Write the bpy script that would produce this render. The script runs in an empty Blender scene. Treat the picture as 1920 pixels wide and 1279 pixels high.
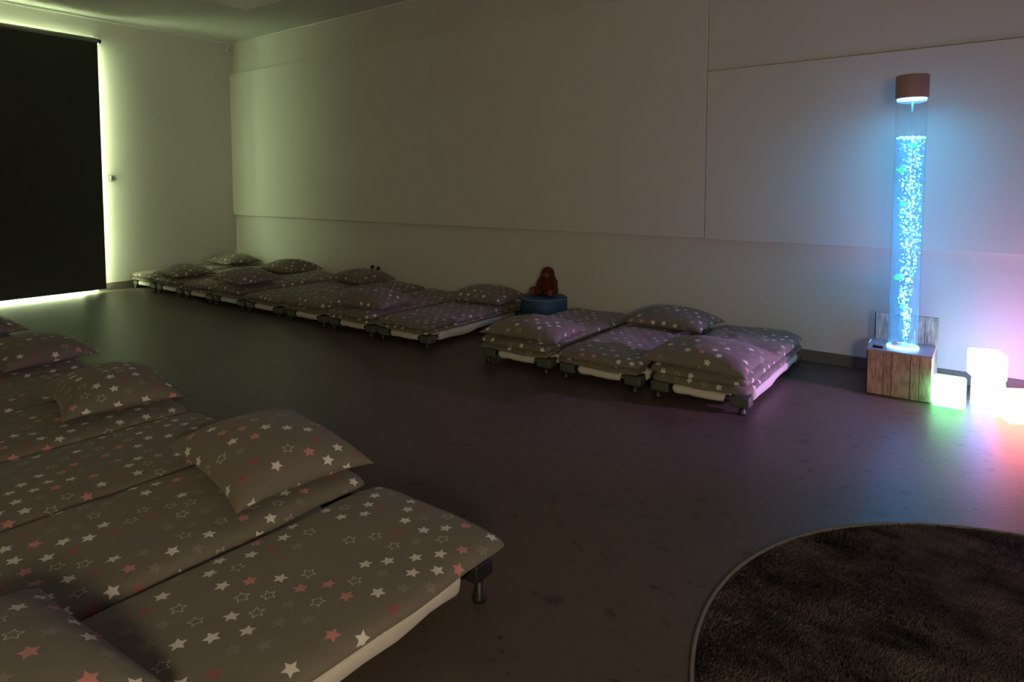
import bpy, bmesh, math, random
from mathutils import Vector, Matrix, Euler, noise

R = math.radians
scene = bpy.context.scene
COL = scene.collection

# ---------------------------------------------------------------- camera
cam_data = bpy.data.cameras.new('camera')
cam = bpy.data.objects.new('camera', cam_data)
COL.objects.link(cam)
cam.location = (0, 0, 1.2)
cam.rotation_euler = (R(90 - 3.4308), 0, R(36.7977))
cam_data.sensor_width = 36
cam_data.lens = 1201 / 1920 * 36
cam_data.shift_x = 10 / 1920
cam_data.shift_y = -219.5 / 1920
cam_data.clip_start = 0.02
scene.camera = cam

# ---------------------------------------------------------------- view + world
scene.view_settings.view_transform = 'Standard'
scene.view_settings.look = 'None'
scene.view_settings.exposure = 0.0
scene.view_settings.gamma = 1.0
scene.view_settings.use_curve_mapping = False
world = bpy.data.worlds.new('world')
scene.world = world
world.use_nodes = True
bg = world.node_tree.nodes['Background']
bg.inputs['Color'].default_value = (0.84, 1.0, 0.56, 1)
bg.inputs['Strength'].default_value = 38.0

WALL_Y = 4.70      # long wall behind the cots
WALL_X = -8.04     # window wall on the left
CEIL = 3.07
WIN_Y0, WIN_Y1, WIN_Z1 = 0.95, 2.99, 2.77


def area_light(name, loc, rot, sx, sy, energy, color, portal=False):
    d = bpy.data.lights.new(name, 'AREA')
    d.shape = 'RECTANGLE'
    d.size = sx
    d.size_y = sy
    d.energy = energy
    d.color = color
    if portal:
        d.cycles.is_portal = True
    o = bpy.data.objects.new(name, d)
    COL.objects.link(o)
    o.location = loc
    o.rotation_euler = rot
    return o


# daylight enters through the window opening behind the blind
area_light('window_daylight', (WALL_X - 0.27, (WIN_Y0 + WIN_Y1) / 2, WIN_Z1 / 2 + 0.01), (0, R(-90), 0),
           WIN_Z1 - 0.02, WIN_Y1 - WIN_Y0, 1, (1, 1, 1), portal=True)
# added warm fill light, standing in for an unseen source behind the camera
area_light('warm_fill_light', (1.3, -1.5, 1.55), (0, R(76), R(-40)), 0.8, 0.8, 24.0, (1.0, 0.84, 0.46))


# soft warm fill light added beside the camera to brighten the nearest cot
area_light('near_cot_fill', (0.95, -0.85, 1.25), (0, R(62), R(-42)), 0.35, 0.35, 20.0, (1.0, 0.80, 0.50))


# ---------------------------------------------------------------- node helpers
class NT:
    def __init__(self, name):
        self.m = bpy.data.materials.new(name)
        self.m.use_nodes = True
        self.t = self.m.node_tree
        self.p = self.t.nodes['Principled BSDF']
        self.out = self.t.nodes['Material Output']

    def n(self, kind, **kw):
        x = self.t.nodes.new(kind)
        for k, v in kw.items():
            setattr(x, k, v)
        return x

    def l(self, a, b):
        self.t.links.new(a, b)

    def inp(self, sock, v):
        if hasattr(v, 'is_linked') or isinstance(v, bpy.types.NodeSocket):
            self.l(v, sock)
        else:
            sock.default_value = v

    def math(self, op, a, b=0.0, c=None, clamp=False):
        x = self.n('ShaderNodeMath', operation=op)
        x.use_clamp = clamp
        self.inp(x.inputs[0], a)
        self.inp(x.inputs[1], b)
        if c is not None:
            self.inp(x.inputs[2], c)
        return x.outputs[0]

    def vmath(self, op, a, b=(0, 0, 0)):
        x = self.n('ShaderNodeVectorMath', operation=op)
        self.inp(x.inputs[0], a)
        self.inp(x.inputs[1], b)
        return x.outputs[0]

    def mix(self, f, a, b):
        x = self.n('ShaderNodeMix', data_type='RGBA')
        self.inp(x.inputs[0], f)
        for s, v in ((x.inputs[6], a), (x.inputs[7], b)):
            if isinstance(v, tuple) and len(v) == 3:
                v = v + (1,)
            self.inp(s, v)
        return x.outputs[2]

    def noise(self, vec, scale, detail=3, rough=0.5):
        x = self.n('ShaderNodeTexNoise')
        if vec is not None:
            self.l(vec, x.inputs['Vector'])
        x.inputs['Scale'].default_value = scale
        x.inputs['Detail'].default_value = detail
        x.inputs['Roughness'].default_value = rough
        return x.outputs['Fac']

    def ramp(self, f, a, b):
        x = self.n('ShaderNodeMapRange')
        x.clamp = True
        self.l(f, x.inputs[0])
        x.inputs[1].default_value = a
        x.inputs[2].default_value = b
        return x.outputs[0]

    def coord(self, which='Object'):
        return self.n('ShaderNodeTexCoord').outputs[which]

    def bump(self, h, strength=0.3, dist=0.01):
        x = self.n('ShaderNodeBump')
        x.inputs['Strength'].default_value = strength
        x.inputs['Distance'].default_value = dist
        self.l(h, x.inputs['Height'])
        self.l(x.outputs[0], self.p.inputs['Normal'])

    def base(self, c, rough=0.6, spec=0.5, metal=0.0):
        self.inp(self.p.inputs['Base Color'], c if not (isinstance(c, tuple) and len(c) == 3) else c + (1,))
        self.inp(self.p.inputs['Roughness'], rough)
        self.p.inputs['Specular IOR Level'].default_value = spec
        self.p.inputs['Metallic'].default_value = metal


def plain(name, c, rough=0.6, spec=0.4, metal=0.0, nscale=40, namp=0.08, bump=0.0):
    k = NT(name)
    f = k.noise(k.coord(), nscale, 4)
    lo = tuple(v * (1 - namp) for v in c)
    hi = tuple(min(1, v * (1 + namp)) for v in c)
    k.base(k.mix(f, lo, hi), rough, spec, metal)
    if bump:
        k.bump(f, bump, 0.005)
    return k.m


def emit(name, c, strength):
    k = NT(name)
    k.base(tuple(min(1, v) for v in c), 0.4, 0.3)
    k.p.inputs['Emission Color'].default_value = c + (1,)
    k.p.inputs['Emission Strength'].default_value = strength
    return k.m


def star_fabric():
    """taupe cotton printed with solid, outlined, pink and faint five-pointed stars"""
    k = NT('star_print_cotton')
    uv = k.coord('UV')
    rnd = k.n('ShaderNodeObjectInfo').outputs['Random']
    off = k.n('ShaderNodeCombineXYZ')
    k.l(k.math('MULTIPLY', rnd, 7.31), off.inputs[0])
    k.l(k.math('MULTIPLY', rnd, 13.7), off.inputs[1])
    uv = k.vmath('ADD', uv, off.outputs[0])
    sep = k.n('ShaderNodeSeparateXYZ')
    k.l(uv, sep.inputs[0])
    col = (0.205, 0.184, 0.152, 1)
    cur = None
    CW, CH = 0.080, 0.054

    def layer(cur, ox, oy, Rs, seed):
        y = k.math('ADD', k.math('DIVIDE', sep.outputs[1], CH), oy + 50)
        row = k.math('FLOOR', y)
        x = k.math('ADD', k.math('DIVIDE', sep.outputs[0], CW), ox + 50)
        x = k.math('ADD', x, k.math('MULTIPLY', row, 0.5))
        colm = k.math('FLOOR', x)
        cid = k.n('ShaderNodeCombineXYZ')
        k.l(colm, cid.inputs[0])
        k.l(row, cid.inputs[1])
        cid.inputs[2].default_value = seed
        wn = k.n('ShaderNodeTexWhiteNoise', noise_dimensions='3D')
        k.l(cid.outputs[0], wn.inputs['Vector'])
        sc = k.n('ShaderNodeSeparateColor')
        k.l(wn.outputs['Color'], sc.inputs[0])
        kind = wn.outputs['Value']
        fx = k.math('SUBTRACT', k.math('SUBTRACT', x, colm), 0.5)
        fy = k.math('SUBTRACT', k.math('SUBTRACT', y, row), 0.5)
        fx = k.math('ADD', k.math('MULTIPLY', fx, CW), k.math('MULTIPLY', k.math('SUBTRACT', sc.outputs[0], 0.5), 0.020))
        fy = k.math('ADD', k.math('MULTIPLY', fy, CH), k.math('MULTIPLY', k.math('SUBTRACT', sc.outputs[1], 0.5), 0.012))
        rho = k.math('SQRT', k.math('ADD', k.math('MULTIPLY', fx, fx), k.math('MULTIPLY', fy, fy)))
        ang = k.math('ARCTAN2', fy, fx)
        ang = k.math('ADD', ang, k.math('MULTIPLY', sc.outputs[2], 6.283))
        a = k.math('ABSOLUTE', k.math('SUBTRACT', k.math('FLOORED_MODULO', ang, 2 * math.pi / 5), math.pi / 5))
        r0 = 0.50
        c36, s36 = math.cos(math.pi / 5), math.sin(math.pi / 5)
        nx, ny, c = r0 * s36, 1 - r0 * c36, r0 * s36
        s = k.math('ADD', k.math('MULTIPLY', k.math('COSINE', a), nx / c), k.math('MULTIPLY', k.math('SINE', a), ny / c))
        s = k.math('DIVIDE', k.math('MULTIPLY', rho, s), Rs)
        inside = k.ramp(s, 1.04, 0.96)
        outline = k.math('MULTIPLY', inside, k.ramp(s, 0.78, 0.86))
        blur = k.ramp(s, 1.35, 0.5)

        def sel(lo, hi):
            return k.math('MULTIPLY', k.math('GREATER_THAN', kind, lo), k.math('LESS_THAN', kind, hi))
        cur = k.mix(k.math('MULTIPLY', inside, sel(0.0, 0.30)), cur, (0.92, 0.88, 0.84))
        cur = k.mix(k.math('MULTIPLY', outline, sel(0.30, 0.46)), cur, (0.84, 0.79, 0.72))
        cur = k.mix(k.math('MULTIPLY', inside, sel(0.48, 0.60)), cur, (0.74, 0.31, 0.31))
        cur = k.mix(k.math('MULTIPLY', inside, k.math('MULTIPLY', sel(0.62, 0.80), 0.8)), cur, (0.30, 0.27, 0.24))
        cur = k.mix(k.math('MULTIPLY', blur, k.math('MULTIPLY', sel(0.80, 0.90), 0.8)), cur, (0.42, 0.09, 0.11))
        return cur
    cur = layer(col, 0, 0, 0.0205, 1.0)
    weave = k.noise(uv, 900, 2)
    soft = k.noise(uv, 14, 4)
    cur = k.mix(k.math('MULTIPLY', soft, 0.25), cur, (0.18, 0.155, 0.13))
    k.base(cur, 0.85, 0.25)
    k.p.inputs['Sheen Weight'].default_value = 0.15
    h = k.math('ADD', k.math('MULTIPLY', weave, 0.05), k.math('MULTIPLY', k.noise(uv, 22, 5, 0.6), 1.0))
    k.bump(h, 0.35, 0.008)
    return k.m


def floor_mat():
    k = NT('vinyl_floor')
    co = k.coord()
    a = k.noise(co, 2.2, 6, 0.6)
    b = k.noise(co, 26, 5, 0.7)
    c = k.mix(a, (0.088, 0.066, 0.054), (0.122, 0.094, 0.080))
    c = k.mix(k.math('MULTIPLY', k.ramp(b, 0.35, 0.75), 0.45), c, (0.12, 0.092, 0.078))
    sp = k.ramp(k.noise(co, 13, 3, 0.5), 0.61, 0.69)
    c = k.mix(k.math('MULTIPLY', sp, 0.55), c, (0.022, 0.016, 0.014))
    sp2 = k.ramp(k.noise(co, 45, 2, 0.5), 0.66, 0.71)
    c = k.mix(k.math('MULTIPLY', sp2, 0.6), c, (0.016, 0.012, 0.011))
    sep = k.n('ShaderNodeSeparateXYZ')
    k.l(co, sep.inputs[0])
    seam = k.math('LESS_THAN', k.math('ABSOLUTE', k.math('SUBTRACT', sep.outputs[1], 2.62)), 0.0016)
    c = k.mix(k.math('MULTIPLY', seam, 0.7), c, (0.03, 0.025, 0.03))
    k.base(c, k.math('ADD', 0.36, k.math('MULTIPLY', b, 0.12)), 0.5)
    k.bump(k.noise(co, 55, 4, 0.7), 0.22, 0.004)
    return k.m


def wall_mat(name, c, ns=160):
    k = NT(name)
    co = k.coord()
    f = k.noise(co, 1.2, 3)
    k.base(k.mix(f, tuple(v * 0.97 for v in c), c), 0.75, 0.25)
    k.bump(k.noise(co, ns, 3), 0.08, 0.003)
    return k.m


def ceiling_mat():
    k = NT('ceiling_tiles')
    co = k.coord()
    sep = k.n('ShaderNodeSeparateXYZ')
    k.l(co, sep.inputs[0])

    def joint(s, off):
        f = k.math('FLOORED_MODULO', k.math('ADD', s, off), 1.2)
        return k.math('LESS_THAN', f, 0.006)
    j = k.math('MAXIMUM', joint(sep.outputs[0], 0.04), joint(sep.outputs[1], 0.28))
    k.base(k.mix(k.math('MULTIPLY', j, 0.5), (0.66, 0.66, 0.62), (0.35, 0.35, 0.32)), 0.85, 0.2)
    k.bump(k.noise(co, 220, 3), 0.15, 0.003)
    return k.m


def plank_mat(name, axis_w, tint=(1, 1, 1), w=0.0635):
    """weathered upright boards; axis_w is the object axis (0/1) that runs across the boards"""
    k = NT(name)
    co = k.coord()
    sep = k.n('ShaderNodeSeparateXYZ')
    k.l(co, sep.inputs[0])
    x = k.math('ADD', k.math('DIVIDE', sep.outputs[axis_w], w), 20.3)
    wob = k.math('MULTIPLY', k.math('SINE', k.math('MULTIPLY', x, 2.6)), 0.22)
    x = k.math('ADD', x, wob)
    idx = k.math('FLOOR', x)
    fr = k.math('SUBTRACT', x, idx)
    wn = k.n('ShaderNodeTexWhiteNoise', noise_dimensions='1D')
    k.l(idx, wn.inputs['W'])
    st = k.vmath('MULTIPLY', co, (1, 1, 0.12))
    offs = k.n('ShaderNodeCombineXYZ')
    k.l(k.math('MULTIPLY', wn.outputs['Value'], 9), offs.inputs[2])
    st = k.vmath('ADD', st, offs.outputs[0])
    grain = k.noise(st, 95, 6, 0.65)
    blotch = k.noise(co, 13, 4, 0.6)
    t = lambda c: tuple(a * b for a, b in zip(c, tint))
    c = k.mix(k.ramp(grain, 0.3, 0.7), t((0.24, 0.14, 0.11)), t((0.80, 0.56, 0.46)))
    c = k.mix(k.math('MULTIPLY', wn.outputs['Value'], 0.45), c, t((0.33, 0.24, 0.20)))
    c = k.mix(k.math('MULTIPLY', k.ramp(blotch, 0.48, 0.75), 0.55), c, t((0.12, 0.075, 0.06)))
    gap = k.math('MAXIMUM', k.math('LESS_THAN', fr, 0.035), k.math('GREATER_THAN', fr, 0.975))
    c = k.mix(gap, c, (0.03, 0.018, 0.015))
    k.base(c, 0.6, 0.35)
    k.bump(k.math('SUBTRACT', grain, k.math('MULTIPLY', gap, 2)), 0.35, 0.004)
    return k.m


def thin_clear(name, tint, gloss=0.08, diffuse=0.0, dcol=(1, 1, 1)):
    k = NT(name)
    tr = k.n('ShaderNodeBsdfTransparent')
    tr.inputs[0].default_value = tint + (1,)
    gl = k.n('ShaderNodeBsdfGlossy')
    gl.inputs['Roughness'].default_value = 0.06
    lw = k.n('ShaderNodeLayerWeight')
    lw.inputs['Blend'].default_value = 0.45
    f = k.math('ADD', k.math('MULTIPLY', k.math('POWER', lw.outputs['Facing'], 3.0), 0.55), gloss)
    ms = k.n('ShaderNodeMixShader')
    k.l(f, ms.inputs[0])
    k.l(tr.outputs[0], ms.inputs[1])
    k.l(gl.outputs[0], ms.inputs[2])
    last = ms.outputs[0]
    if diffuse:
        df = k.n('ShaderNodeBsdfTranslucent')
        df.inputs[0].default_value = dcol + (1,)
        d2 = k.n('ShaderNodeBsdfDiffuse')
        d2.inputs[0].default_value = dcol + (1,)
        m1 = k.n('ShaderNodeMixShader')
        m1.inputs[0].default_value = 0.5
        k.l(df.outputs[0], m1.inputs[1])
        k.l(d2.outputs[0], m1.inputs[2])
        m2 = k.n('ShaderNodeMixShader')
        m2.inputs[0].default_value = diffuse
        k.l(last, m2.inputs[1])
        k.l(m1.outputs[0], m2.inputs[2])
        last = m2.outputs[0]
    k.l(last, k.out.inputs[0])
    return k.m


def rug_mat():
    k = NT('rug_pile')
    co = k.coord()
    big = k.noise(k.vmath('MULTIPLY', co, (1.0, 1.7, 1)), 5.0, 4, 0.6)
    c = k.mix(k.ramp(big, 0.38, 0.64), (0.036, 0.029, 0.030), (0.215, 0.170, 0.165))
    fine = k.noise(co, 300, 2)
    c = k.mix(k.math('MULTIPLY', fine, 0.5), c, (0.04, 0.033, 0.034))
    k.base(c, 0.9, 0.15)
    geo = k.n('ShaderNodeNewGeometry')
    nn = k.vmath('NORMALIZE', k.vmath('ADD', k.vmath('MULTIPLY', geo.outputs['Normal'], (0.45, 0.45, 0.45)), (0, 0, 0.9)))
    k.l(nn, k.p.inputs['Normal'])
    return k.m


M = dict(
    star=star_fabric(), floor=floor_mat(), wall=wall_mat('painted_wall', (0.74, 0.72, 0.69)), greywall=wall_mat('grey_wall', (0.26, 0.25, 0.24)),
    panel=wall_mat('white_wall_panel', (0.76, 0.74, 0.71), 60), ceil=ceiling_mat(),
    base=plain('grey_skirting', (0.16, 0.14, 0.13), 0.5),
    trim=plain('white_trim', (0.85, 0.85, 0.82), 0.4),
    blind=plain('charcoal_blind_cloth', (0.050, 0.060, 0.040), 0.8, nscale=300, namp=0.25),
    blindback=plain('white_blind_backing', (0.82, 0.82, 0.80), 0.8),
    alu=plain('grey_aluminium', (0.30, 0.30, 0.28), 0.4, metal=0.3),
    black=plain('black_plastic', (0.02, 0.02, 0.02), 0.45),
    darkmetal=plain('dark_grey_tube', (0.05, 0.05, 0.055), 0.4, metal=0.4),
    block=plain('light_grey_plastic', (0.10, 0.11, 0.095), 0.5),
    whiteplastic=plain('white_plastic', (0.78, 0.78, 0.75), 0.35),
    rocker=plain('grey_rocker_plastic', (0.45, 0.47, 0.45), 0.35),
    sheet=plain('white_cotton_sheet', (0.74, 0.70, 0.66), 0.85, 0.2, nscale=25, namp=0.06, bump=0.25),
    pouf=plain('blue_vinyl', (0.03, 0.085, 0.16), 0.55, nscale=30),
    pipe=plain('pale_blue_piping', (0.16, 0.24, 0.34), 0.6),
    plush=plain('reddish_brown_plush', (0.13, 0.036, 0.022), 0.95, 0.1, nscale=260, namp=0.35, bump=0.6),
    plushlight=plain('rosy_plush', (0.26, 0.09, 0.07), 0.95, 0.1, nscale=260, namp=0.3, bump=0.5),
    wood=plank_mat('upright_weathered_boards', 0),
    woodside=plank_mat('weathered_boards_side', 1, (1.15, 1.15, 1.15)),
    lid=plain('smooth_grey_lid', (0.40, 0.36, 0.42), 0.25, 0.6),
    cap=plain('reddish_wood_cap', (0.44, 0.29, 0.32), 0.5, nscale=60, namp=0.2),
    acrylic=thin_clear('clear_acrylic', (0.97, 0.98, 1.0), 0.03),
    water=thin_clear('tinted_water', (0.86, 0.96, 1.0), 0.01, 0.16, (0.55, 0.85, 1.0)),
    glass=thin_clear('window_glass', (0.95, 0.98, 0.95), 0.03),
    bubble=emit('glowing_bubbles', (0.08, 0.52, 1.0), 27.0),  # bubbles emit light themselves in place of scattering the base light
    foam=emit('glowing_foam', (0.20, 0.68, 1.0), 4.0),  # foam emits as well, though only lit from below
    ring=emit('cyan_cap_glow', (0.08, 0.58, 1.0), 32.0),  # emissive disc added for the light reflected under the cap
    basering=emit('cyan_base_light', (0.30, 0.80, 1.0), 3.2),
    fish=emit('glowing_fish_plastic', (0.08, 0.80, 0.22), 1.1),  # plastic given a glow so the fish stand out
    pinkfish=plain('pink_fish_plastic', (0.75, 0.12, 0.25), 0.35),
    rug=rug_mat(), binding=plain('grey_rug_binding', (0.21, 0.18, 0.165), 0.8, bump=0.3, nscale=200),
    diffuser=plain('ceiling_lamp_diffuser', (0.86, 0.88, 0.84), 0.5),
    ceramic=plain('dark_olive_plastic', (0.03, 0.03, 0.012), 0.4),
)


# ---------------------------------------------------------------- object helpers
def tag(o, label=None, cat=None, group=None, kind=None):
    if label:
        o['label'] = label
    if cat:
        o['category'] = cat
    if group:
        o['group'] = group
    if kind:
        o['kind'] = kind
    return o


def thing(name, loc=(0, 0, 0), rz=0.0, label=None, cat=None, group=None):
    o = bpy.data.objects.new(name, None)
    o.empty_display_size = 0.05
    COL.objects.link(o)
    o.location = loc
    o.rotation_euler = (0, 0, rz)
    return tag(o, label, cat, group)


def obj(name, bm, mat, parent=None, smooth=True, loc=None):
    me = bpy.data.meshes.new(name)
    bm.normal_update()
    bm.to_mesh(me)
    bm.free()
    for mm in (mat if isinstance(mat, (list, tuple)) else [mat]):
        me.materials.append(mm)
    if smooth:
        for p in me.polygons:
            p.use_smooth = True
    o = bpy.data.objects.new(name, me)
    COL.objects.link(o)
    if parent:
        o.parent = parent
    if loc:
        o.location = loc
    return o


def structure(name, bm, mat, parent=None, smooth=False):
    o = obj(name, bm, mat, parent, smooth)
    o['kind'] = 'structure'
    return o


def add_box(bm, x0, x1, y0, y1, z0, z1, bev=0.0, seg=2, mi=0):
    t = bmesh.new()
    bmesh.ops.create_cube(t, size=1)
    bmesh.ops.scale(t, vec=(x1 - x0, y1 - y0, z1 - z0), verts=t.verts)
    bmesh.ops.translate(t, vec=((x0 + x1) / 2, (y0 + y1) / 2, (z0 + z1) / 2), verts=t.verts)
    if bev:
        bmesh.ops.bevel(t, geom=t.edges[:], offset=bev, segments=seg, affect='EDGES', profile=0.5)
    for f in t.faces:
        f.material_index = mi
    join(bm, t)


def join(bm, t, mat=None):
    if mat is not None:
        bmesh.ops.transform(t, matrix=mat, verts=t.verts)
    me = bpy.data.meshes.new('tmp')
    t.to_mesh(me)
    t.free()
    bm.from_mesh(me)
    bpy.data.meshes.remove(me)


def box(*a, **k):
    bm = bmesh.new()
    add_box(bm, *a, **k)
    return bm


def add_cyl(bm, p0, p1, r0, r1=None, seg=24, caps=True):
    r1 = r0 if r1 is None else r1
    p0, p1 = Vector(p0), Vector(p1)
    d = p1 - p0
    t = bmesh.new()
    bmesh.ops.create_cone(t, cap_ends=caps, segments=seg, radius1=r0, radius2=r1, depth=d.length)
    q = d.to_track_quat('Z', 'Y').to_matrix().to_4x4()
    join(bm, t, Matrix.Translation((p0 + p1) / 2) @ q)


def cyl(*a, **k):
    bm = bmesh.new()
    add_cyl(bm, *a, **k)
    return bm


def add_lathe(bm, prof, seg=40, cx=0, cy=0):
    """prof: list of (r, z) from bottom to top"""
    rings = []
    for r, z in prof:
        if r < 1e-6:
            rings.append([bm.verts.new((cx, cy, z))])
        else:
            rings.append([bm.verts.new((cx + r * math.cos(2 * math.pi * i / seg), cy + r * math.sin(2 * math.pi * i / seg), z)) for i in range(seg)])
    for a, b in zip(rings[:-1], rings[1:]):
        for i in range(seg):
            j = (i + 1) % seg
            if len(a) == 1 and len(b) == 1:
                continue
            if len(a) == 1:
                bm.faces.new((a[0], b[j], b[i]))
            elif len(b) == 1:
                bm.faces.new((a[i], a[j], b[0]))
            else:
                bm.faces.new((a[i], a[j], b[j], b[i]))


def lathe(prof, seg=40, cx=0, cy=0):
    bm = bmesh.new()
    add_lathe(bm, prof, seg, cx, cy)
    return bm


def add_ball(bm, c, s, rot=(0, 0, 0), u=20, v=14):
    t = bmesh.new()
    bmesh.ops.create_uvsphere(t, u_segments=u, v_segments=v, radius=1)
    join(bm, t, Matrix.Translation(c) @ Euler(rot).to_matrix().to_4x4() @ Matrix.Diagonal((s[0], s[1], s[2], 1)))


def add_tube(bm, pts, r, seg=10):
    pts = [Vector(p) for p in pts]
    rings = []
    for i, p in enumerate(pts):
        d = (pts[min(i + 1, len(pts) - 1)] - pts[max(i - 1, 0)]).normalized()
        q = d.to_track_quat('Z', 'Y')
        rings.append([bm.verts.new(p + q @ Vector((r * math.cos(2 * math.pi * k / seg), r * math.sin(2 * math.pi * k / seg), 0))) for k in range(seg)])
    for a, b in zip(rings[:-1], rings[1:]):
        for k in range(seg):
            j = (k + 1) % seg
            bm.faces.new((a[k], a[j], b[j], b[k]))
    bm.faces.new(rings[0][::-1])
    bm.faces.new(rings[-1])


def copy_tree(o, parent=None):
    c = o.copy()
    COL.objects.link(c)
    c.parent = parent
    for ch in [q for q in bpy.data.objects if q.parent == o]:
        copy_tree(ch, c)
    return c


def children(o):
    return [q for q in bpy.data.objects if q.parent == o]


# ---------------------------------------------------------------- room shell
RX, RY0 = 3.0, -2.4          # right wall and wall behind the camera
structure('floor', box(WALL_X - 0.30, RX + 0.1, RY0 - 0.1, WALL_Y + 0.1, -0.12, 0.0), M['floor'])
structure('ceiling', box(WALL_X - 0.30, RX + 0.1, RY0 - 0.1, WALL_Y + 0.1, CEIL, CEIL + 0.12), M['ceil'])
structure('wall_back', box(WALL_X - 0.30, RX + 0.1, WALL_Y, WALL_Y + 0.12, 0, CEIL), M['wall'])
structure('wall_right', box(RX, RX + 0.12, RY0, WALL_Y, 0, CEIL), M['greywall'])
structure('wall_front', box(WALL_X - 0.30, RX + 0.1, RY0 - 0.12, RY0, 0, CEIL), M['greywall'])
bm = bmesh.new()
wx0, wx1 = WALL_X - 0.28, WALL_X
add_box(bm, wx0, wx1, WIN_Y1, WALL_Y, 0, CEIL)
add_box(bm, wx0, wx1, RY0, WIN_Y0, 0, CEIL)
add_box(bm, wx0, wx1, WIN_Y0, WIN_Y1, WIN_Z1, CEIL)
structure('wall_left', bm, M['wall'])

# glazed opening behind the blind
bm = bmesh.new()
fx = WALL_X - 0.20
for y in (WIN_Y0 + 0.03, (WIN_Y0 + WIN_Y1) / 2, WIN_Y1 - 0.03):
    add_box(bm, fx - 0.03, fx + 0.03, y - 0.03, y + 0.03, 0.0, WIN_Z1)
add_box(bm, fx - 0.03, fx + 0.03, WIN_Y0, WIN_Y1, WIN_Z1 - 0.06, WIN_Z1)
add_box(bm, fx - 0.03, fx + 0.03, WIN_Y0, WIN_Y1, 0.0, 0.012)
w1 = structure('window_1', bm, M['trim'])
g = obj('window_pane', box(fx - 0.004, fx + 0.004, WIN_Y0 + 0.05, WIN_Y1 - 0.05, 0.012, WIN_Z1 - 0.06), M['glass'], w1, smooth=False)

# wall boards mounted on the long wall: two tall ones, then a lower one
PY = WALL_Y - 0.045
structure('trim_1', box(WALL_X, -4.425, PY, WALL_Y, 0.81, 2.66, bev=0.003), M['panel'])
structure('trim_2', box(-4.422, -1.660, PY, WALL_Y, 0.81, 2.66, bev=0.003), M['panel'])
structure('trim_3', box(-1.656, RX, PY, WALL_Y, 0.805, 2.03, bev=0.003), M['panel'])
# flush cladding above the low board
structure('trim_4', box(-1.656, RX, PY + 0.009, WALL_Y, 2.034, CEIL, bev=0.002), M['wall'])
# ceiling angle trims
structure('trim_5', box(WALL_X, WALL_X + 0.022, RY0, WALL_Y, CEIL - 0.022, CEIL), M['trim'])
structure('trim_6', box(WALL_X + 0.022, RX, WALL_Y - 0.016, WALL_Y, CEIL - 0.014, CEIL), M['trim'])
# skirting
structure('baseboard_left', box(WALL_X, WALL_X + 0.012, WIN_Y1 + 0.02, WALL_Y, 0, 0.085, bev=0.003), M['base'])
structure('baseboard_back', box(WALL_X + 0.012, RX, WALL_Y - 0.012, WALL_Y, 0, 0.080, bev=0.003), M['base'])

# ---------------------------------------------------------------- roller blind
bx = WALL_X + 0.075
rb = thing('roller_blind', (bx, 1.98, 2.80), 0, 'charcoal blackout roller blind with light leaking round its edges', 'blind')
BY = 1.075
obj('roller', cyl((0, -BY, 0), (0, BY, 0), 0.031, seg=28), M['alu'], rb)
obj('blind_cloth', box(0.020, 0.0225, -BY + 0.01, BY - 0.005, -2.755, 0.0), M['blind'], rb, smooth=False)
obj('blind_backing', box(0.0175, 0.0199, -BY + 0.01, BY - 0.005, -2.755, 0.0), M['blindback'], rb, smooth=False)
bar = bmesh.new()
add_box(bar, 0.012, 0.030, -BY + 0.01, BY - 0.005, -2.768, -2.745, bev=0.004)
obj('bottom_bar', bar, M['blind'], rb)
for s in (-1, 1):
    k = bmesh.new()
    add_cyl(k, (0, s * BY, 0), (0, s * (BY + 0.035), 0), 0.022, seg=20)
    obj('end_plug', k, M['black'], rb)
    k = bmesh.new()
    add_box(k, -0.075, 0.018, s * (BY + 0.012) - 0.003, s * (BY + 0.012) + 0.003, -0.035, 0.045, bev=0.001)
    add_box(k, -0.075, -0.071, s * (BY + 0.012) - 0.022, s * (BY + 0.012) + 0.022, -0.035, 0.075, bev=0.001)
    obj('bracket', k, M['trim'], rb)

# ---------------------------------------------------------------- small wall fittings
sw = thing('wall_switch', (WALL_X, 3.15, 1.285), 0, 'small grey wall switch beside the lit blind edge', 'switch')
obj('switch_plate', box(0, 0.022, -0.040, 0.040, -0.038, 0.038, bev=0.004), M['rocker'], sw)
for s in (-1, 1):
    obj('rocker', box(0.0221, 0.030, s * 0.015 - 0.013, s * 0.015 + 0.013, -0.028, 0.028, bev=0.003), M['whiteplastic'], sw)

ms = thing('motion_sensor', (WALL_X, WALL_Y - 0.045, CEIL - 0.085), 0, 'small white motion sensor box high in the room corner', 'sensor')
obj('sensor_body', box(0.0005, 0.040, -0.042, 0.0, -0.055, 0.052, bev=0.006), M['whiteplastic'], ms)
obj('sensor_lens', box(0.0401, 0.046, -0.032, -0.010, -0.040, 0.000, bev=0.003), M['rocker'], ms)

cl = thing('ceiling_light', (-6.37, 3.20, CEIL), 0, 'unlit pale square panel light set in the ceiling', 'ceiling light')
fr = bmesh.new()
for a in ((-0.0, 0.018, -0.7, 0.70), (1.182, 1.2, -0.7, 0.70), (0.018, 1.182, -0.7, -0.682), (0.018, 1.182, 0.682, 0.70)):
    add_box(fr, a[0], a[1], a[2], a[3], -0.014, 0.0)
obj('light_frame', fr, M['trim'], cl, smooth=False)
obj('diffuser', box(0.018, 1.182, -0.682, 0.682, -0.009, 0.0), M['diffuser'], cl, smooth=False)

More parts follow.
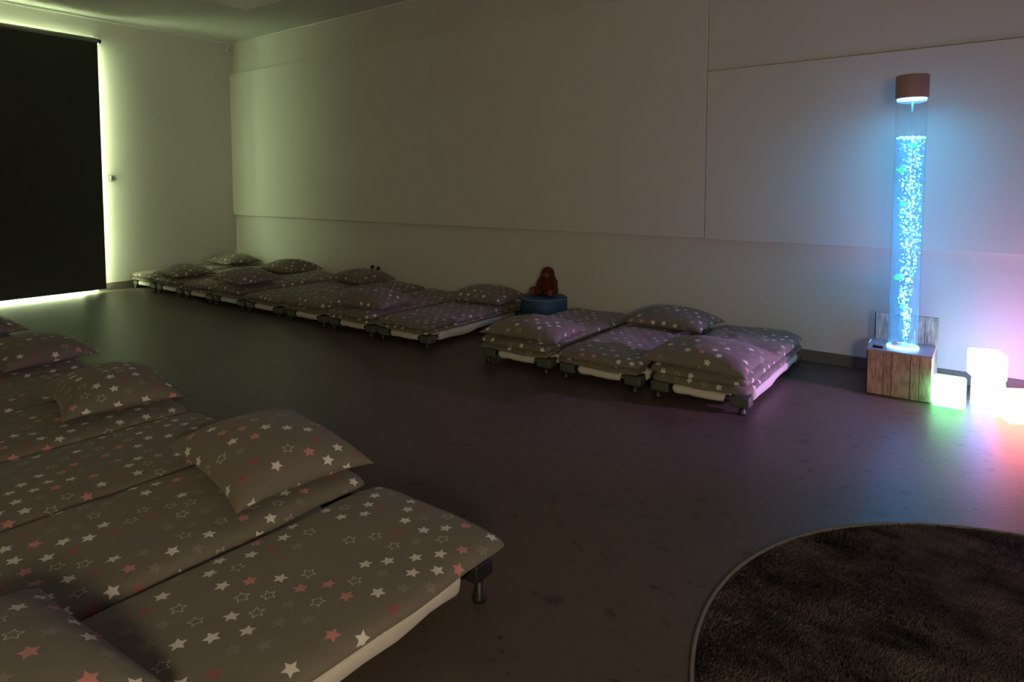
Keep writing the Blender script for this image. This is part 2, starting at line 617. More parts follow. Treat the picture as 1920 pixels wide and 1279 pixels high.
# two little dark plugs on the wall behind a pillow
for i, x in enumerate((-5.33, -5.235)):
    k = thing('wall_plug', (x, WALL_Y, 0.315 - 0.008 * i), 0,
              ('left' if i == 0 else 'right') + ' one of two tiny pale-tipped dark pegs above a pillow', 'wall peg', 'dark wall pegs')
    b = bmesh.new()
    add_lathe(b, [(0, -0.024), (0.014, -0.02), (0.020, 0), (0.014, 0.018), (0, 0.02)], 20)
    bmesh.ops.translate(b, vec=(0, -0.02, 0), verts=b.verts)
    obj('peg_body', b, M['ceramic'], k)
    b = bmesh.new()
    add_ball(b, (-0.012, -0.034, 0.024), (0.007, 0.007, 0.009))
    obj('pale_tip', b, M['whiteplastic'], k)

# ---------------------------------------------------------------- stacking cots
CL, CWH = 0.62, 0.275      # half length, half width


def make_cot(up=0.0):
    t = thing('stacking_cot')
    random.seed(3)
    # fitted sheet: plus-shaped so the moulded corners stay bare
    bm = bmesh.new()

    def hem_block(x0, x1, y0, y1, zb, zt):
        nx, ny, nz = 22, 40, 5
        t2 = bmesh.new()
        bmesh.ops.create_cube(t2, size=1)
        bmesh.ops.scale(t2, vec=(x1 - x0, y1 - y0, zt - zb), verts=t2.verts)
        bmesh.ops.translate(t2, vec=((x0 + x1) / 2, (y0 + y1) / 2, (zt + zb) / 2), verts=t2.verts)
        bmesh.ops.bevel(t2, geom=t2.edges[:], offset=0.022, segments=4, affect='EDGES', profile=0.5)
        bmesh.ops.subdivide_edges(t2, edges=[e for e in t2.edges if e.calc_length() > 0.06], cuts=16, use_grid_fill=True)
        for v in t2.verts:
            f = (zt - v.co.z) / (zt - zb)
            n = noise.noise(Vector((v.co.x * 9, v.co.y * 7, 1.3)))
            n2 = noise.noise(Vector((v.co.x * 26, v.co.y * 22, 4.1)))
            v.co.z += -0.012 * max(0, f) * n * 1.6 + 0.002 * n2
            if abs(v.co.x) > x1 * 0.9:
                v.co.x += math.copysign(1, v.co.x) * (0.004 * n2 - 0.012 * f * f)
        join(bm, t2)
    hem_block(-CWH, CWH, -0.480, 0.480, 0.042 + up - up * 0.08, 0.106 + up)
    hem_block(-0.155, 0.155, -0.606, 0.606, 0.048 + up, 0.094 + up)
    obj('fitted_sheet', bm, M['sheet'], t)
    for s in (-1, 1):
        b = cyl((s * 0.235, -0.56, 0.072 + up), (s * 0.235, 0.56, 0.072 + up), 0.014, seg=14)
        obj('side_rail', b, M['darkmetal'], t)
    for e in (-1, 1):
        b = cyl((-0.22, e * 0.585, 0.072 + up), (0.22, e * 0.585, 0.072 + up), 0.015, seg=14)
        obj('end_rail', b, M['darkmetal'], t)
        for s in (-1, 1):
            b = bmesh.new()
            x0, x1 = sorted((s * 0.168, s * 0.275))
            y0, y1 = sorted((e * 0.530, e * 0.608))
            add_box(b, x0, x1, y0, y1, 0.038 + up, 0.094 + up, bev=0.010, seg=3)
            obj('corner_block', b, M['black'] if up else M['block'], t)  # foreground blocks black: shade under the duvet put into the colour
            b = bmesh.new()
            add_lathe(b, [(0.0, 0.0), (0.020, 0.0), (0.021, 0.012), (0.015, 0.020), (0.015, 0.042 + up), (0.0, 0.042 + up)], 20, s * 0.235, e * 0.590)
            obj('leg', b, M['black'] if up else M['darkmetal'], t)  # foreground legs black too, their shade painted in
    return t


def cloth_faces(bm, uvl, rows, nx, ny, uvoff, under):
    """faces of the upper and lower grids; uv follows the length of the cloth, so the print does not stretch"""
    for side in (0, 1):
        g = rows[side]
        ci, cj = nx // 2, ny // 2
        U = [[0.0] * (nx + 1) for _ in range(ny + 1)]
        V = [[0.0] * (nx + 1) for _ in range(ny + 1)]
        for j in range(ny + 1):
            for i in range(ci + 1, nx + 1):
                U[j][i] = U[j][i - 1] + (g[j][i].co - g[j][i - 1].co).length
            for i in range(ci - 1, -1, -1):
                U[j][i] = U[j][i + 1] - (g[j][i].co - g[j][i + 1].co).length
        for i in range(nx + 1):
            for j in range(cj + 1, ny + 1):
                V[j][i] = V[j - 1][i] + (g[j][i].co - g[j - 1][i].co).length
            for j in range(cj - 1, -1, -1):
                V[j][i] = V[j + 1][i] - (g[j][i].co - g[j + 1][i].co).length
        for j in range(ny):
            for i in range(nx):
                q = [(j, i), (j, i + 1), (j + 1, i + 1), (j + 1, i)]
                if not side:
                    q = q[::-1]
                f = bm.faces.new([g[a][b] for a, b in q])
                for lp, (a, b) in zip(f.loops, q):
                    lp[uvl].uv = (U[a][b] + uvoff[0] + (0 if side else under), V[a][b] + uvoff[1])


def slab(bm, W, L, T, z0, seed, x_off=0.0, wr=0.010, droop=0.03, pw=7, uvoff=(0, 0), flat=0.25, corner=0.10):
    nx, ny = 40, 84
    uvl = bm.loops.layers.uv.verify()

    def par(i, n):
        t = -1 + 2 * i / n
        return math.copysign(1 - (1 - abs(t)) ** 1.5, t)
    rows = {0: [], 1: []}
    for side in (1, 0):
        for j in range(ny + 1):
            v = par(j, ny)
            r = []
            for i in range(nx + 1):
                u = par(i, nx)
                if side == 0 and (i in (0, nx) or j in (0, ny)):
                    r.append(rows[1][j][i])
                    continue
                env = max(0.0, (1 - abs(u) ** pw) * (1 - abs(v) ** (pw * 1.6)))
                # slightly pointed corners
                cr = 1 - 0.045 * (abs(u) ** 7) * (abs(v) ** 12)
                k = (1 - corner * 0.12 * (abs(u) ** 3) * (1 - abs(v) ** 6)) * cr
                x = u * W / 2 * k
                y = v * L / 2 * (1 - corner * 0.06 * (abs(v) ** 3) * (1 - abs(u) ** 4)) * (1 - 0.035 * (abs(u) ** 8) * (abs(v) ** 8))
                n1 = noise.noise(Vector((x * 5 + seed, y * 4, seed * 1.7)))
                n2 = noise.noise(Vector((x * 13, y * 11 + seed, seed)))
                n3 = noise.noise(Vector((x * 30 + y * 12, y * 26, seed + 9)))
                x += 0.008 * noise.noise(Vector((0.3, y * 6, seed))) * abs(u) + x_off
                y += 0.012 * noise.noise(Vector((x * 7, 0.7, seed))) * abs(v)
                h = env ** 0.42
                if side:
                    z = z0 + T * (flat + (1 - flat) * h) + wr * (n1 * 1.1 + n2 * 0.55) * h + 0.0022 * n3 * h
                else:
                    z = z0 + T * flat * (1 - h)
                d = max(0, abs(y) - (L / 2 - 0.040)) / 0.040
                z -= droop * d * d + 0.008 * (abs(u) * abs(v)) ** 8
                r.append(bm.verts.new((x, y, z)))
            rows[side].append(r)
    cloth_faces(bm, uvl, rows, nx, ny, uvoff, 0.37)


def duvet_bm(seed, W=0.575, L=1.272, T=0.075, wr=0.010, droop=0.03):
    """a quilt folded in two along its length: two layers"""
    bm = bmesh.new()
    if T < 0.07:
        slab(bm, W, L, T, 0.0, seed, wr=wr, droop=droop, flat=0.35)
        return bm
    slab(bm, W * 0.985, L * 0.985, T * 0.46, 0.0, seed + 5.3, x_off=-0.004, wr=wr * 0.4, droop=droop * 1.3, uvoff=(0.9, 0.2))
    slab(bm, W, L, T * 0.60, T * 0.44, seed, wr=wr, droop=droop, uvoff=(0, 0))
    return bm


def pillow_bm(seed, W=0.57, D=0.46, T=0.135):
    bm = bmesh.new()
    uvl = bm.loops.layers.uv.verify()
    nx, ny = 44, 36
    rows = {0: [], 1: []}

    def par(i, n):
        t = -1 + 2 * i / n
        return math.copysign(1 - (1 - abs(t)) ** 1.35, t)
    for side in (1, 0):
        for j in range(ny + 1):
            v = par(j, ny)
            r = []
            for i in range(nx + 1):
                u = par(i, nx)
                if side == 0 and (i in (0, nx) or j in (0, ny)):
                    r.append(rows[1][j][i])
                    continue
                e = max(0.0, (1 - u * u) * (1 - v * v))
                x = u * W / 2 * (1 - 0.10 * (1 - v * v) * abs(u))
                y = v * D / 2 * (1 - 0.11 * (1 - u * u) * abs(v))
                n1 = noise.noise(Vector((x * 6 + seed, y * 6, seed)))
                # gathers radiating from the corners and seams
                edge = max(abs(u), abs(v))
                n2 = noise.noise(Vector((x * 34, y * 10, seed + 3))) if abs(v) > abs(u) else noise.noise(Vector((x * 10, y * 34, seed + 3)))
                h = e ** 0.47
                if side:
                    z = T * (0.24 + 0.76 * h) + 0.014 * n1 * h + 0.006 * n2 * (edge ** 3) * min(1, e * 8)
                else:
                    z = T * 0.24 * (1 - min(1, h * 1.3))
                z -= 0.010 * (abs(u) ** 4) * (abs(v) ** 4)
                r.append(bm.verts.new((x, y, z)))
            rows[side].append(r)
    cloth_faces(bm, uvl, rows, nx, ny, (seed, 0), 0.41)
    return bm


def solo(name, bm, mat, loc, rot, label, cat, group):
    o = obj(name, bm, mat)
    o.location = loc
    o.rotation_euler = rot
    return tag(o, label, cat, group)


far_x = [-7.74, -7.15, -6.535, -5.945, -5.345, -4.70, -4.095, -3.495, -2.447, -1.83, -1.22]
far_y = 3.35 + CL
near_x = [-1.37, -1.96, -2.55, -3.13, -3.72, -4.30, -4.88, -5.47]
near_y = 1.415 - CL

ordi = ['first', 'second', 'third', 'fourth', 'fifth', 'sixth', 'seventh', 'eighth']
far_lab = ([ordi[i] + ' from the window corner along the wall' for i in range(8)] +
           ['left of the three by the bubble tube', 'middle of the three by the bubble tube',
            'right of the three by the bubble tube'])
near_lab = ['nearest the camera in the foreground'] + [ordi[i] + ' from the camera in the left foreground' for i in range(1, 8)]

cot0 = make_cot()
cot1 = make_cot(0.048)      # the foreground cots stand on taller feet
slots = [(x, far_y, 0, l) for x, l in zip(far_x, far_lab)] + [(x, near_y, 1, l) for x, l in zip(near_x, near_lab)]
random.seed(11)
for i, (x, y, row, lab) in enumerate(slots):
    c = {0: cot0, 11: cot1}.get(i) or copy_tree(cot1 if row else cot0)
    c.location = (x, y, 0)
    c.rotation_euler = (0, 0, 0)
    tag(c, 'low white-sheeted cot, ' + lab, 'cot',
        'low cots along the back wall' if row == 0 else 'low cots in the left foreground')

dv = [bpy.data.meshes.new('x') for _ in range(0)]
duvets = []
for s, (W, T, wr, dr) in enumerate([(0.568, 0.078, 0.008, 0.010), (0.564, 0.086, 0.012, 0.012), (0.558, 0.105, 0.018, 0.012), (0.562, 0.074, 0.006, 0.006),
                                  (0.572, 0.052, 0.005, 0.010), (0.576, 0.062, 0.010, 0.012)]):
    o = obj('duvet', duvet_bm(2.3 + 4.1 * s, W=W, T=T, wr=wr, droop=dr), M['star'])
    duvets.append(o)
used = set()
#           variant per slot
var = [1, 0, 1, 2, 3, 2, 1, 3, 1, 0, 2,   4, 5, 4, 5, 4, 5, 5, 4]
DZ = 0.1105
for i, (x, y, row, lab) in enumerate(slots):
    k = var[i]
    if k in used:
        o = duvets[k].copy()
        COL.objects.link(o)
    else:
        o = duvets[k]
        used.add(k)
    flip = math.pi if (i % 3 == 1 and row == 0) else 0
    o.location = (x + random.uniform(-0.006, 0.006), y + random.uniform(-0.008, 0.008) + (0.01 if row else -0.01), DZ + (0.048 if row else 0))
    o.rotation_euler = (0, 0, flip + R(random.uniform(-0.3, 0.3)))
    if i == 11:
        o.location = (x + 0.008, y + 0.020, DZ + 0.048)
        o.rotation_euler = (0, 0, R(-1.5))
    tag(o, 'taupe star-print duvet on cot ' + lab, 'duvet',
        'star-print duvets along the back wall' if row == 0 else 'star-print duvets in the left foreground')

pmesh = [obj('pillow', pillow_bm(1.0 + 3.7 * s, T=T), M['star']) for s, T in enumerate((0.135, 0.115, 0.145))]
pused = set()
pillows = []
PZ = DZ + 0.048


def pillow(k, x, y, rz, label, group, z=PZ, tilt=(0, 0), sc=1.0):
    if k in pused:
        o = pmesh[k].copy()
        COL.objects.link(o)
    else:
        o = pmesh[k]
        pused.add(k)
    o.location = (x, y, z)
    o.rotation_euler = (R(tilt[0]), R(tilt[1]), R(rz))
    o.scale = (sc, sc, sc)
    pillows.append(o)
    return tag(o, label, 'pillow', group)


GB, GF = 'star-print pillows along the back wall', 'star-print pillows in the left foreground'
pillow(0, -7.70, 4.42, 3, 'star-print pillow against the wall in the room corner, lit by daylight', GB)
pillow(1, -7.17, 3.55, -4, 'star-print pillow at the aisle end of the second cot from the window corner', GB, sc=1.02)
pillow(2, -6.42, 4.40, 6, 'star-print pillow against the wall on the third cot from the window corner', GB)
pillow(2, -5.92, 3.56, -5, 'star-print pillow at the aisle end of the fourth cot from the window corner', GB)
pillow(0, -5.20, 4.42, -4, 'star-print pillow against the wall under two tiny pegs', GB)
pillow(2, -4.06, 3.58, 6, 'star-print pillow at the aisle end of the seventh cot from the window corner', GB)
pillow(0, -3.47, 4.36, 4, 'star-print pillow against the wall just left of the blue seat', GB)
pillow(1, -2.40, 3.52, 4, 'star-print pillow at the aisle end, just right of the blue seat', GB, sc=1.03)
pillow(0, -1.76, 4.37, -2, 'star-print pillow against the wall on the middle of three cots by the tube', GB)
pillow(1, -1.20, 3.46, -4, 'star-print pillow at the aisle corner nearest the bubble tube', GB, sc=1.06, tilt=(2, 0))
pillow(0, -1.985, 1.255, -7, 'large star-print pillow at centre foreground, its corner pointing into the aisle', GF, tilt=(0, 3), sc=1.04)
pillow(2, -3.16, 1.215, -10, 'shadowed star-print pillow behind the centre foreground pillow', GF)
pillow(0, -4.25, 1.24, 4, 'dark star-print pillow at the left edge with one corner over the bright floor', GF)
pillow(1, -5.36, 1.24, 2, 'farthest star-print pillow of the foreground row, just below the blind', GF)
pillow(0, -1.475, 0.305, 4, 'star-print pillow cut off by the bottom left corner of the picture', GF)

# let every pillow come to rest on the duvets below it
from mathutils.bvhtree import BVHTree
bpy.context.view_layer.update()
trees = []
for o in [q for q in bpy.data.objects if q.name.split('.')[0] == 'duvet']:
    mw = o.matrix_world
    trees.append((o.location.copy(), BVHTree.FromPolygons([mw @ v.co for v in o.data.vertices], [list(p.vertices) for p in o.data.polygons])))
for p in pillows:
    mw = p.matrix_world
    near = [t for c, t in trees if abs(c.x - p.location.x) < 1.0 and abs(c.y - p.location.y) < 1.2]
    lift = -1.0
    for v in list(p.data.vertices):
        w = mw @ v.co
        for t in near:
            hit = t.ray_cast(Vector((w.x, w.y, 0.6)), Vector((0, 0, -1)))[0]
            if hit is not None:
                lift = max(lift, hit.z - w.z)
    if lift > -1:
        p.location.z += lift + 0.002

# ---------------------------------------------------------------- blue round seat with plush toy
px_, py_ = -2.93, 4.44
pf = thing('round_floor_seat', (px_, py_, 0), 0, 'low round blue vinyl seat between the cots against the wall', 'seat')
obj('seat_body', lathe([(0, 0), (0.175, 0), (0.188, 0.012), (0.193, 0.06), (0.194, 0.20), (0.190, 0.262), (0.176, 0.280), (0.12, 0.287), (0, 0.289)], 48), M['pouf'], pf)
b = bmesh.new()
add_tube(b, [(0.190 * math.cos(a), 0.190 * math.sin(a), 0.268) for a in [2 * math.pi * i / 48 for i in range(49)]], 0.006, 8)
obj('piping', b, M['pipe'], pf)
b = bmesh.new()
add_tube(b, [(0.192 * math.cos(a), 0.192 * math.sin(a), 0.018) for a in [2 * math.pi * i / 48 for i in range(49)]], 0.006, 8)
obj('piping', b, M['pipe'], pf)

tz = 0.286
ty = thing('plush_toy', (px_ + 0.015, py_ + 0.02, tz), R(10), 'reddish brown long-eared plush toy sitting on the blue seat', 'plush toy')
b = bmesh.new()
add_ball(b, (0, 0.02, 0.075), (0.068, 0.048, 0.085))            # belly
add_ball(b, (0, 0.02, 0.115), (0.05, 0.045, 0.05))
add_ball(b, (0.004, 0.012, 0.182), (0.056, 0.052, 0.054))       # head
for s in (-1, 1):
    add_ball(b, (s * 0.066, 0.0, 0.095), (0.023, 0.024, 0.048), (0, s * R(-28), 0))     # arm
    add_ball(b, (s * 0.088, -0.015, 0.045), (0.021, 0.023, 0.030))
    add_ball(b, (s * 0.048, -0.050, 0.034), (0.032, 0.070, 0.030), (R(6), 0, s * R(-22)))   # leg
    add_ball(b, (s * 0.080, -0.104, 0.040), (0.030, 0.026, 0.038), (R(-12), 0, 0))           # foot
body = obj('plush_body', b, M['plush'], ty)
rm = body.modifiers.new('remesh', 'REMESH')
rm.mode = 'VOXEL'
rm.voxel_size = 0.0055
rm.use_smooth_shade = True
sm = body.modifiers.new('smooth', 'SMOOTH')
sm.iterations = 5
for s in (-1, 1):
    b = bmesh.new()
    add_ball(b, (s * 0.048, 0.018, 0.155), (0.016, 0.026, 0.062), (0, s * R(-20), 0))
    add_ball(b, (s * 0.074, 0.014, 0.108), (0.014, 0.024, 0.034), (0, s * R(-12), 0))
    e = obj('ear', b, M['plush'], ty)
    rm = e.modifiers.new('remesh', 'REMESH')
    rm.mode = 'VOXEL'
    rm.voxel_size = 0.005
    rm.use_smooth_shade = True
b = bmesh.new()
add_ball(b, (0.004, -0.036, 0.168), (0.030, 0.020, 0.022))
obj('muzzle', b, M['plushlight'], ty)
b = bmesh.new()
add_ball(b, (0.004, -0.056, 0.178), (0.008, 0.005, 0.006))
obj('nose', b, M['black'], ty)
for s in (-1, 1):
    b = bmesh.new()
    add_ball(b, (0.004 + s * 0.022, -0.036, 0.196), (0.0055, 0.004, 0.0055))
    obj('eye', b, M['black'], ty)
    b = bmesh.new()
    add_ball(b, (s * 0.080, -0.128, 0.042), (0.019, 0.006, 0.025))
    obj('foot_pad', b, M['plushlight'], ty)

# ---------------------------------------------------------------- wooden chest
cx0, cx1, cy0, cy1, ch = -0.521, -0.206, 4.172, 4.50, 0.262
cxm = (cx0 + cx1) / 2
ct = thing('wooden_chest', (cxm, cy0, 0), 0, 'weathered plank box with upright back board carrying the bubble tube', 'wooden box')
w2 = (cx1 - cx0) / 2
obj('front_panel', box(-w2, w2, 0, 0.012, 0.003, ch - 0.012, bev=0.002), M['wood'], ct, smooth=False)
for s in (-1, 1):
    x0, x1 = sorted((s * w2, s * (w2 - 0.012)))
    obj('side_panel', box(x0, x1, 0.0122, cy1 - cy0, 0.003, ch - 0.012, bev=0.002), M['woodside'], ct, smooth=False)
obj('lid', box(-w2 - 0.003, w2 + 0.003, -0.003, cy1 - cy0 - 0.03, ch - 0.0118, ch, bev=0.002), M['lid'], ct, smooth=False)
obj('back_board', box(-w2 + 0.002, w2 + 0.010, cy1 - cy0 - 0.028, cy1 - cy0 - 0.008, 0.003, 0.425, bev=0.002), M['wood'], ct, smooth=False)

rc = thing('remote_control', (-0.470, 4.225, ch), R(-6), 'small black control box on the left of the chest lid', 'remote control')
obj('case', box(-0.026, 0.026, -0.017, 0.017, 0.0, 0.012, bev=0.003), M['black'], rc)
for x in (-0.012, 0.004):
    obj('button', cyl((x, 0, 0.0121), (x, 0, 0.0145), 0.0045, seg=14), M['rocker'], rc)
b = bmesh.new()
add_tube(b, [(-0.525 - 0.004, 4.30, ch + 0.004), (-0.528, 4.36, ch + 0.005), (-0.530, 4.42, ch + 0.004), (-0.536, 4.47, ch - 0.01), (-0.540, 4.50, ch - 0.08), (-0.542, 4.52, 0.10), (-0.54, 4.56, 0.012), (-0.50, 4.62, 0.008)], 0.005, 8)
tag(obj('power_cable', b, M['whiteplastic']), 'white cable running down the left rear of the plank box', 'cable')

# ---------------------------------------------------------------- bubble tube lamp
TX, TY, TR = -0.357, 4.315, 0.077
Z0, ZW, ZC, ZT = ch, 1.472, 1.692, 1.822
bt = thing('bubble_tube', (TX, TY, Z0), 0, 'tall clear bubble tube glowing cyan with wooden cap', 'bubble lamp')
obj('base_light', lathe([(0, 0.0005), (TR + 0.004, 0.0005), (TR + 0.004, 0.010), (TR - 0.004, 0.013), (0, 0.013)], 48), M['basering'], bt)
obj('tube_wall', lathe([(TR, 0.0135), (TR, ZC - Z0 + 0.02)], 64), M['acrylic'], bt)
obj('water', lathe([(0, 0.015), (TR - 0.005, 0.015), (TR - 0.005, ZW - Z0), (0, ZW - Z0)], 48), M['water'], bt)
obj('cap', lathe([(0, ZC - Z0 + 0.0), (TR + 0.003, ZC - Z0), (TR + 0.005, ZC - Z0 + 0.004), (TR + 0.005, ZT - Z0 - 0.004), (TR + 0.002, ZT - Z0), (0, ZT - Z0)], 56), M['cap'], bt)
obj('cap_glow', lathe([(0, ZC - Z0 - 0.006), (TR - 0.004, ZC - Z0 - 0.006), (TR - 0.004, ZC - Z0 - 0.0005), (0, ZC - Z0 - 0.0005)], 48), M['ring'], bt)
obj('air_pipe', cyl((0.004, 0, ZW - Z0 - 0.05), (0.004, 0, ZC - Z0 - 0.007), 0.005, seg=12), M['acrylic'], bt)
random.seed(5)
b = bmesh.new()
for i in range(90):
    a, r = random.uniform(0, 2 * math.pi), (TR - 0.008) * math.sqrt(random.random())
    s = random.uniform(0.004, 0.009)
    add_ball(b, (r * math.cos(a), r * math.sin(a), ZW - Z0 + random.uniform(-0.004, 0.003)), (s, s, s * 0.7), u=8, v=6)
obj('foam', b, M['foam'], bt)['kind'] = 'stuff'

vs, fs = [], []
ico = bmesh.new()
bmesh.ops.create_icosphere(ico, subdivisions=1, radius=1)
iv = [v.co.copy() for v in ico.verts]
iff = [[v.index for v in f.verts] for f in ico.faces]
ico.free()
HW = ZW - Z0 - 0.02
n = 0
while n < 720:
    t = random.random() ** 0.85
    zz = 0.02 + t * HW
    rad = 0.012 + (TR - 0.018) * min(1, t * 1.25) ** 0.8
    core = random.random() < 0.30
    cxp = 0.006 + 0.030 * max(0, t - 0.25)
    if core:
        rx = random.gauss(0, rad * 0.33)
        ry = random.gauss(0, rad * 0.33)
    else:
        a = random.uniform(0, 2 * math.pi)
        rr = rad * math.sqrt(random.random())
        rx, ry = rr * math.cos(a), rr * math.sin(a)
    # swaying column (in the picture plane)
    sway = 0.012 * math.sin(t * 17) * (1 - 0.4 * t)
    x = 0.80 * (cxp + sway) + rx
    y = 0.60 * (cxp + sway) + ry
    if math.hypot(x, y) > TR - 0.009:
        continue
    s = random.uniform(0.0013, 0.0040) * (1.25 if core else 0.85)
    if random.random() < 0.06:
        s *= 1.7
    o = len(vs)
    e = random.uniform(0.8, 1.6)
    rot = Euler((random.uniform(-.6, .6), random.uniform(-.6, .6), 0)).to_matrix()
    for v in iv:
        w = rot @ Vector((v.x * s, v.y * s, v.z * s * e))
        vs.append((x + w.x, y + w.y, zz + w.z))
    fs += [[o + q for q in f] for f in iff]
    n += 1
me = bpy.data.meshes.new('bubbles')
me.from_pydata(vs, [], fs)
me.materials.append(M['bubble'])
for p in me.polygons:
    p.use_smooth = True
bo = bpy.data.objects.new('bubbles', me)
COL.objects.link(bo)
bo.parent = bt
bo['kind'] = 'stuff'


def fish_bm():
    b = bmesh.new()
    add_ball(b, (0, 0, 0), (0.017, 0.007, 0.012), u=16, v=10)
    t = bmesh.new()
    pts = [(0.014, 0, 0), (0.027, 0, 0.011), (0.024, 0, 0), (0.027, 0, -0.011)]
    for y in (-0.0015, 0.0015):
        q = [t.verts.new((p[0], y, p[2])) for p in pts]
        t.faces.new(q if y < 0 else q[::-1])
    t.verts.ensure_lookup_table()
    for i in range(4):
        j = (i + 1) % 4
        t.faces.new((t.verts[i], t.verts[i + 4], t.verts[j + 4], t.verts[j]))
    join(b, t)
    add_ball(b, (0.0, 0, 0.012), (0.008, 0.002, 0.005), u=10, v=6)
    return b


def ray_pt(dx, dz, dd=0.0):
    """offset inside the tube: dx across the view, dd along it, seen from the aisle"""
    return (TX + 0.996 * dx - 0.08 * dd, TY + 0.08 * dx + 0.996 * dd, dz)


f0 = None
for i, (dx, z, rz, lab) in enumerate([
        (0.016, 1.425, 20, 'green plastic fish just under the water surface in the bubble tube'),
        (-0.046, 1.286, 160, 'pale green plastic fish at the left side, second from the top in the tube'),
        (-0.036, 1.096, 70, 'green plastic fish at the left side halfway up the bubble tube'),
        (-0.048, 0.670, 10, 'green plastic fish against the tube wall, below the wall board edge'),
        (-0.012, 0.507, 80, 'lowest green plastic fish, in front of the bubbles near the plank box')]):
    if f0 is None:
        f = f0 = thing('plastic_fish')
        obj('fish_body', fish_bm(), M['fish'], f)
        b = bmesh.new()
        for s in (-1, 1):
            add_ball(b, (-0.010, s * 0.0055, 0.003), (0.0022, 0.0015, 0.0022), u=8, v=6)
        obj('eyes', b, M['black'], f)
    else:
        f = copy_tree(f0)
    f.location = ray_pt(dx * 0.86, z, -0.02)
    f.rotation_euler = (0, R(10 * i - 20), R(rz))
    f.scale = (1.12,) * 3
    tag(f, lab, 'toy fish', 'toy fish in the bubble tube')
pkf = obj('plastic_fish', fish_bm(), M['pinkfish'])
pkf.location = (TX - 0.036, TY - 0.045, ch + 0.013 + 0.0135)
pkf.scale = (1.12,) * 3
tag(pkf, 'pink plastic fish lying on the glowing base of the bubble tube', 'toy fish')

# ---------------------------------------------------------------- glowing cubes


def cube_lamp(x, y, z, rz, color, strength, label, s=0.150):
    t = thing('light_cube', (x, y, z), R(rz), label, 'cube lamp', 'glowing cube lamps by the bubble tube')
    m = emit('cube_glow', color, strength)
    b = bmesh.new()
    add_box(b, -s / 2, s / 2, -s / 2, s / 2, 0.004, s, bev=0.014, seg=4)
    obj('glowing_shell', b, m, t)
    obj('base_plate', cyl((0, 0, 0), (0, 0, 0.0042), 0.045, seg=28), M['whiteplastic'], t)
    return t


cube_lamp(-0.124, 4.205, 0, 0, (0.24, 1.0, 0.45), 7.0, 'glowing cube lamp touching the plank box, casting green on the floor')
cube_lamp(0.045, 4.320, 0, 0, (0.38, 0.46, 1.0), 9.5, 'lower glowing cube lamp of the stacked pair')
cube_lamp(0.036, 4.318, 0.1505, 15, (0.42, 0.42, 1.0), 11.0, 'upper glowing cube lamp standing on top of another')
cube_lamp(0.168, 4.130, 0, 27, (1.0, 0.22, 0.14), 20.0, 'front glowing cube lamp turned cornerwise, casting orange on the floor')
cube_lamp(0.50, 4.02, 0, 8, (0.66, 0.32, 1.0), 24.0, 'purple cube lamp farther along to the right')
# spotlight added out of view to wash the floor and cots violet
SPX, SPY, SPZ = 1.60, 4.15, 0.80
cl2 = thing('added_spotlight', (SPX, SPY, 0), 0, 'added unseen violet spotlight on a stand beyond the cube lamps', 'spotlight')
obj('stand_foot', lathe([(0, 0), (0.15, 0), (0.15, 0.012), (0.03, 0.03), (0, 0.03)], 36), M['black'], cl2)
obj('pole', cyl((0, 0, 0.0305), (0, 0, SPZ - 0.075), 0.012, seg=16), M['darkmetal'], cl2)
aim = (Vector((-0.20, 3.68, 0.0)) - Vector((SPX, SPY, SPZ))).normalized()
hd = bmesh.new()
c0 = Vector((0, 0, SPZ))
add_cyl(hd, c0 - aim * 0.10, c0 - aim * 0.02, 0.055, 0.065, seg=32)
obj('lamp_head', hd, M['black'], cl2)
obj('lens', cyl(c0 - aim * 0.0195, c0 - aim * 0.015, 0.052, seg=32), emit('violet_lens', (0.66, 0.42, 1.0), 6.0), cl2)
sd = bpy.data.lights.new('spot_beam', 'SPOT')
sd.energy = 300
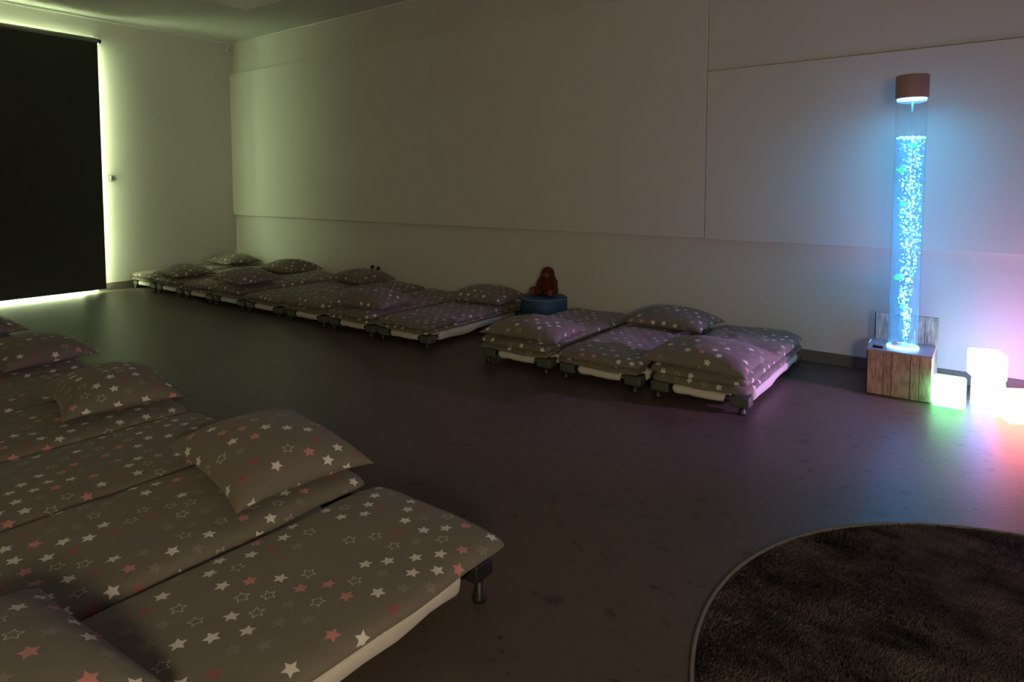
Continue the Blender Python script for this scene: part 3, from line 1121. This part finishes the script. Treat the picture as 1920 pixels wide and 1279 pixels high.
sd.color = (0.72, 0.38, 1.0)
sd.spot_size = R(50)
sd.spot_blend = 0.9
sd.shadow_soft_size = 0.04
so = bpy.data.objects.new('spot_beam', sd)
COL.objects.link(so)
so.parent = cl2
so.location = c0 + aim * 0.03
so.rotation_euler = aim.to_track_quat('-Z', 'Y').to_euler()

# ---------------------------------------------------------------- round rug
rx, ry, rr = 0.378, 1.807, 0.981
rg = thing('round_rug', (rx, ry, 0), 0, 'dark mottled round rug with pale bound edge at bottom right', 'rug')
obj('rug_backing', lathe([(0, 0.0005), (rr - 0.012, 0.0005), (rr - 0.010, 0.006), (0, 0.006)], 128), M['rug'], rg)
b = bmesh.new()
add_tube(b, [((rr - 0.008) * math.cos(a), (rr - 0.008) * math.sin(a), 0.0065) for a in [2 * math.pi * i / 160 for i in range(161)]], 0.006, 10)
obj('edge_binding', b, M['binding'], rg)
random.seed(9)
vs, fs = [], []
for i in range(110000):
    a, r = random.uniform(0, 2 * math.pi), (rr - 0.018) * math.sqrt(random.random())
    x, y = r * math.cos(a), r * math.sin(a)
    if rx + x > 1.05 or ry + y < 0.85:
        if random.random() < 0.75:
            continue
    nd = noise.noise(Vector((x * 4, y * 6, 0.5))) * 2.2
    lean = 0.002 + 0.005 * random.random()
    h = random.uniform(0.006, 0.009)
    tx_, ty_ = x + lean * math.cos(nd) + random.uniform(-.003, .003), y + lean * math.sin(nd) + random.uniform(-.003, .003)
    w = random.uniform(0.0010, 0.0020)
    b2 = random.uniform(0, math.pi)
    ox, oy = w * math.cos(b2), w * math.sin(b2)
    o = len(vs)
    vs += [(x - ox, y - oy, 0.006), (x + ox, y + oy, 0.006), (tx_ + ox * .6, ty_ + oy * .6, 0.006 + h), (tx_ - ox * .6, ty_ - oy * .6, 0.006 + h)]
    fs.append([o, o + 1, o + 2, o + 3])
me = bpy.data.meshes.new('pile')
me.from_pydata(vs, [], fs)
me.materials.append(M['rug'])
po = bpy.data.objects.new('pile', me)
COL.objects.link(po)
po.parent = rg
po['kind'] = 'stuff'
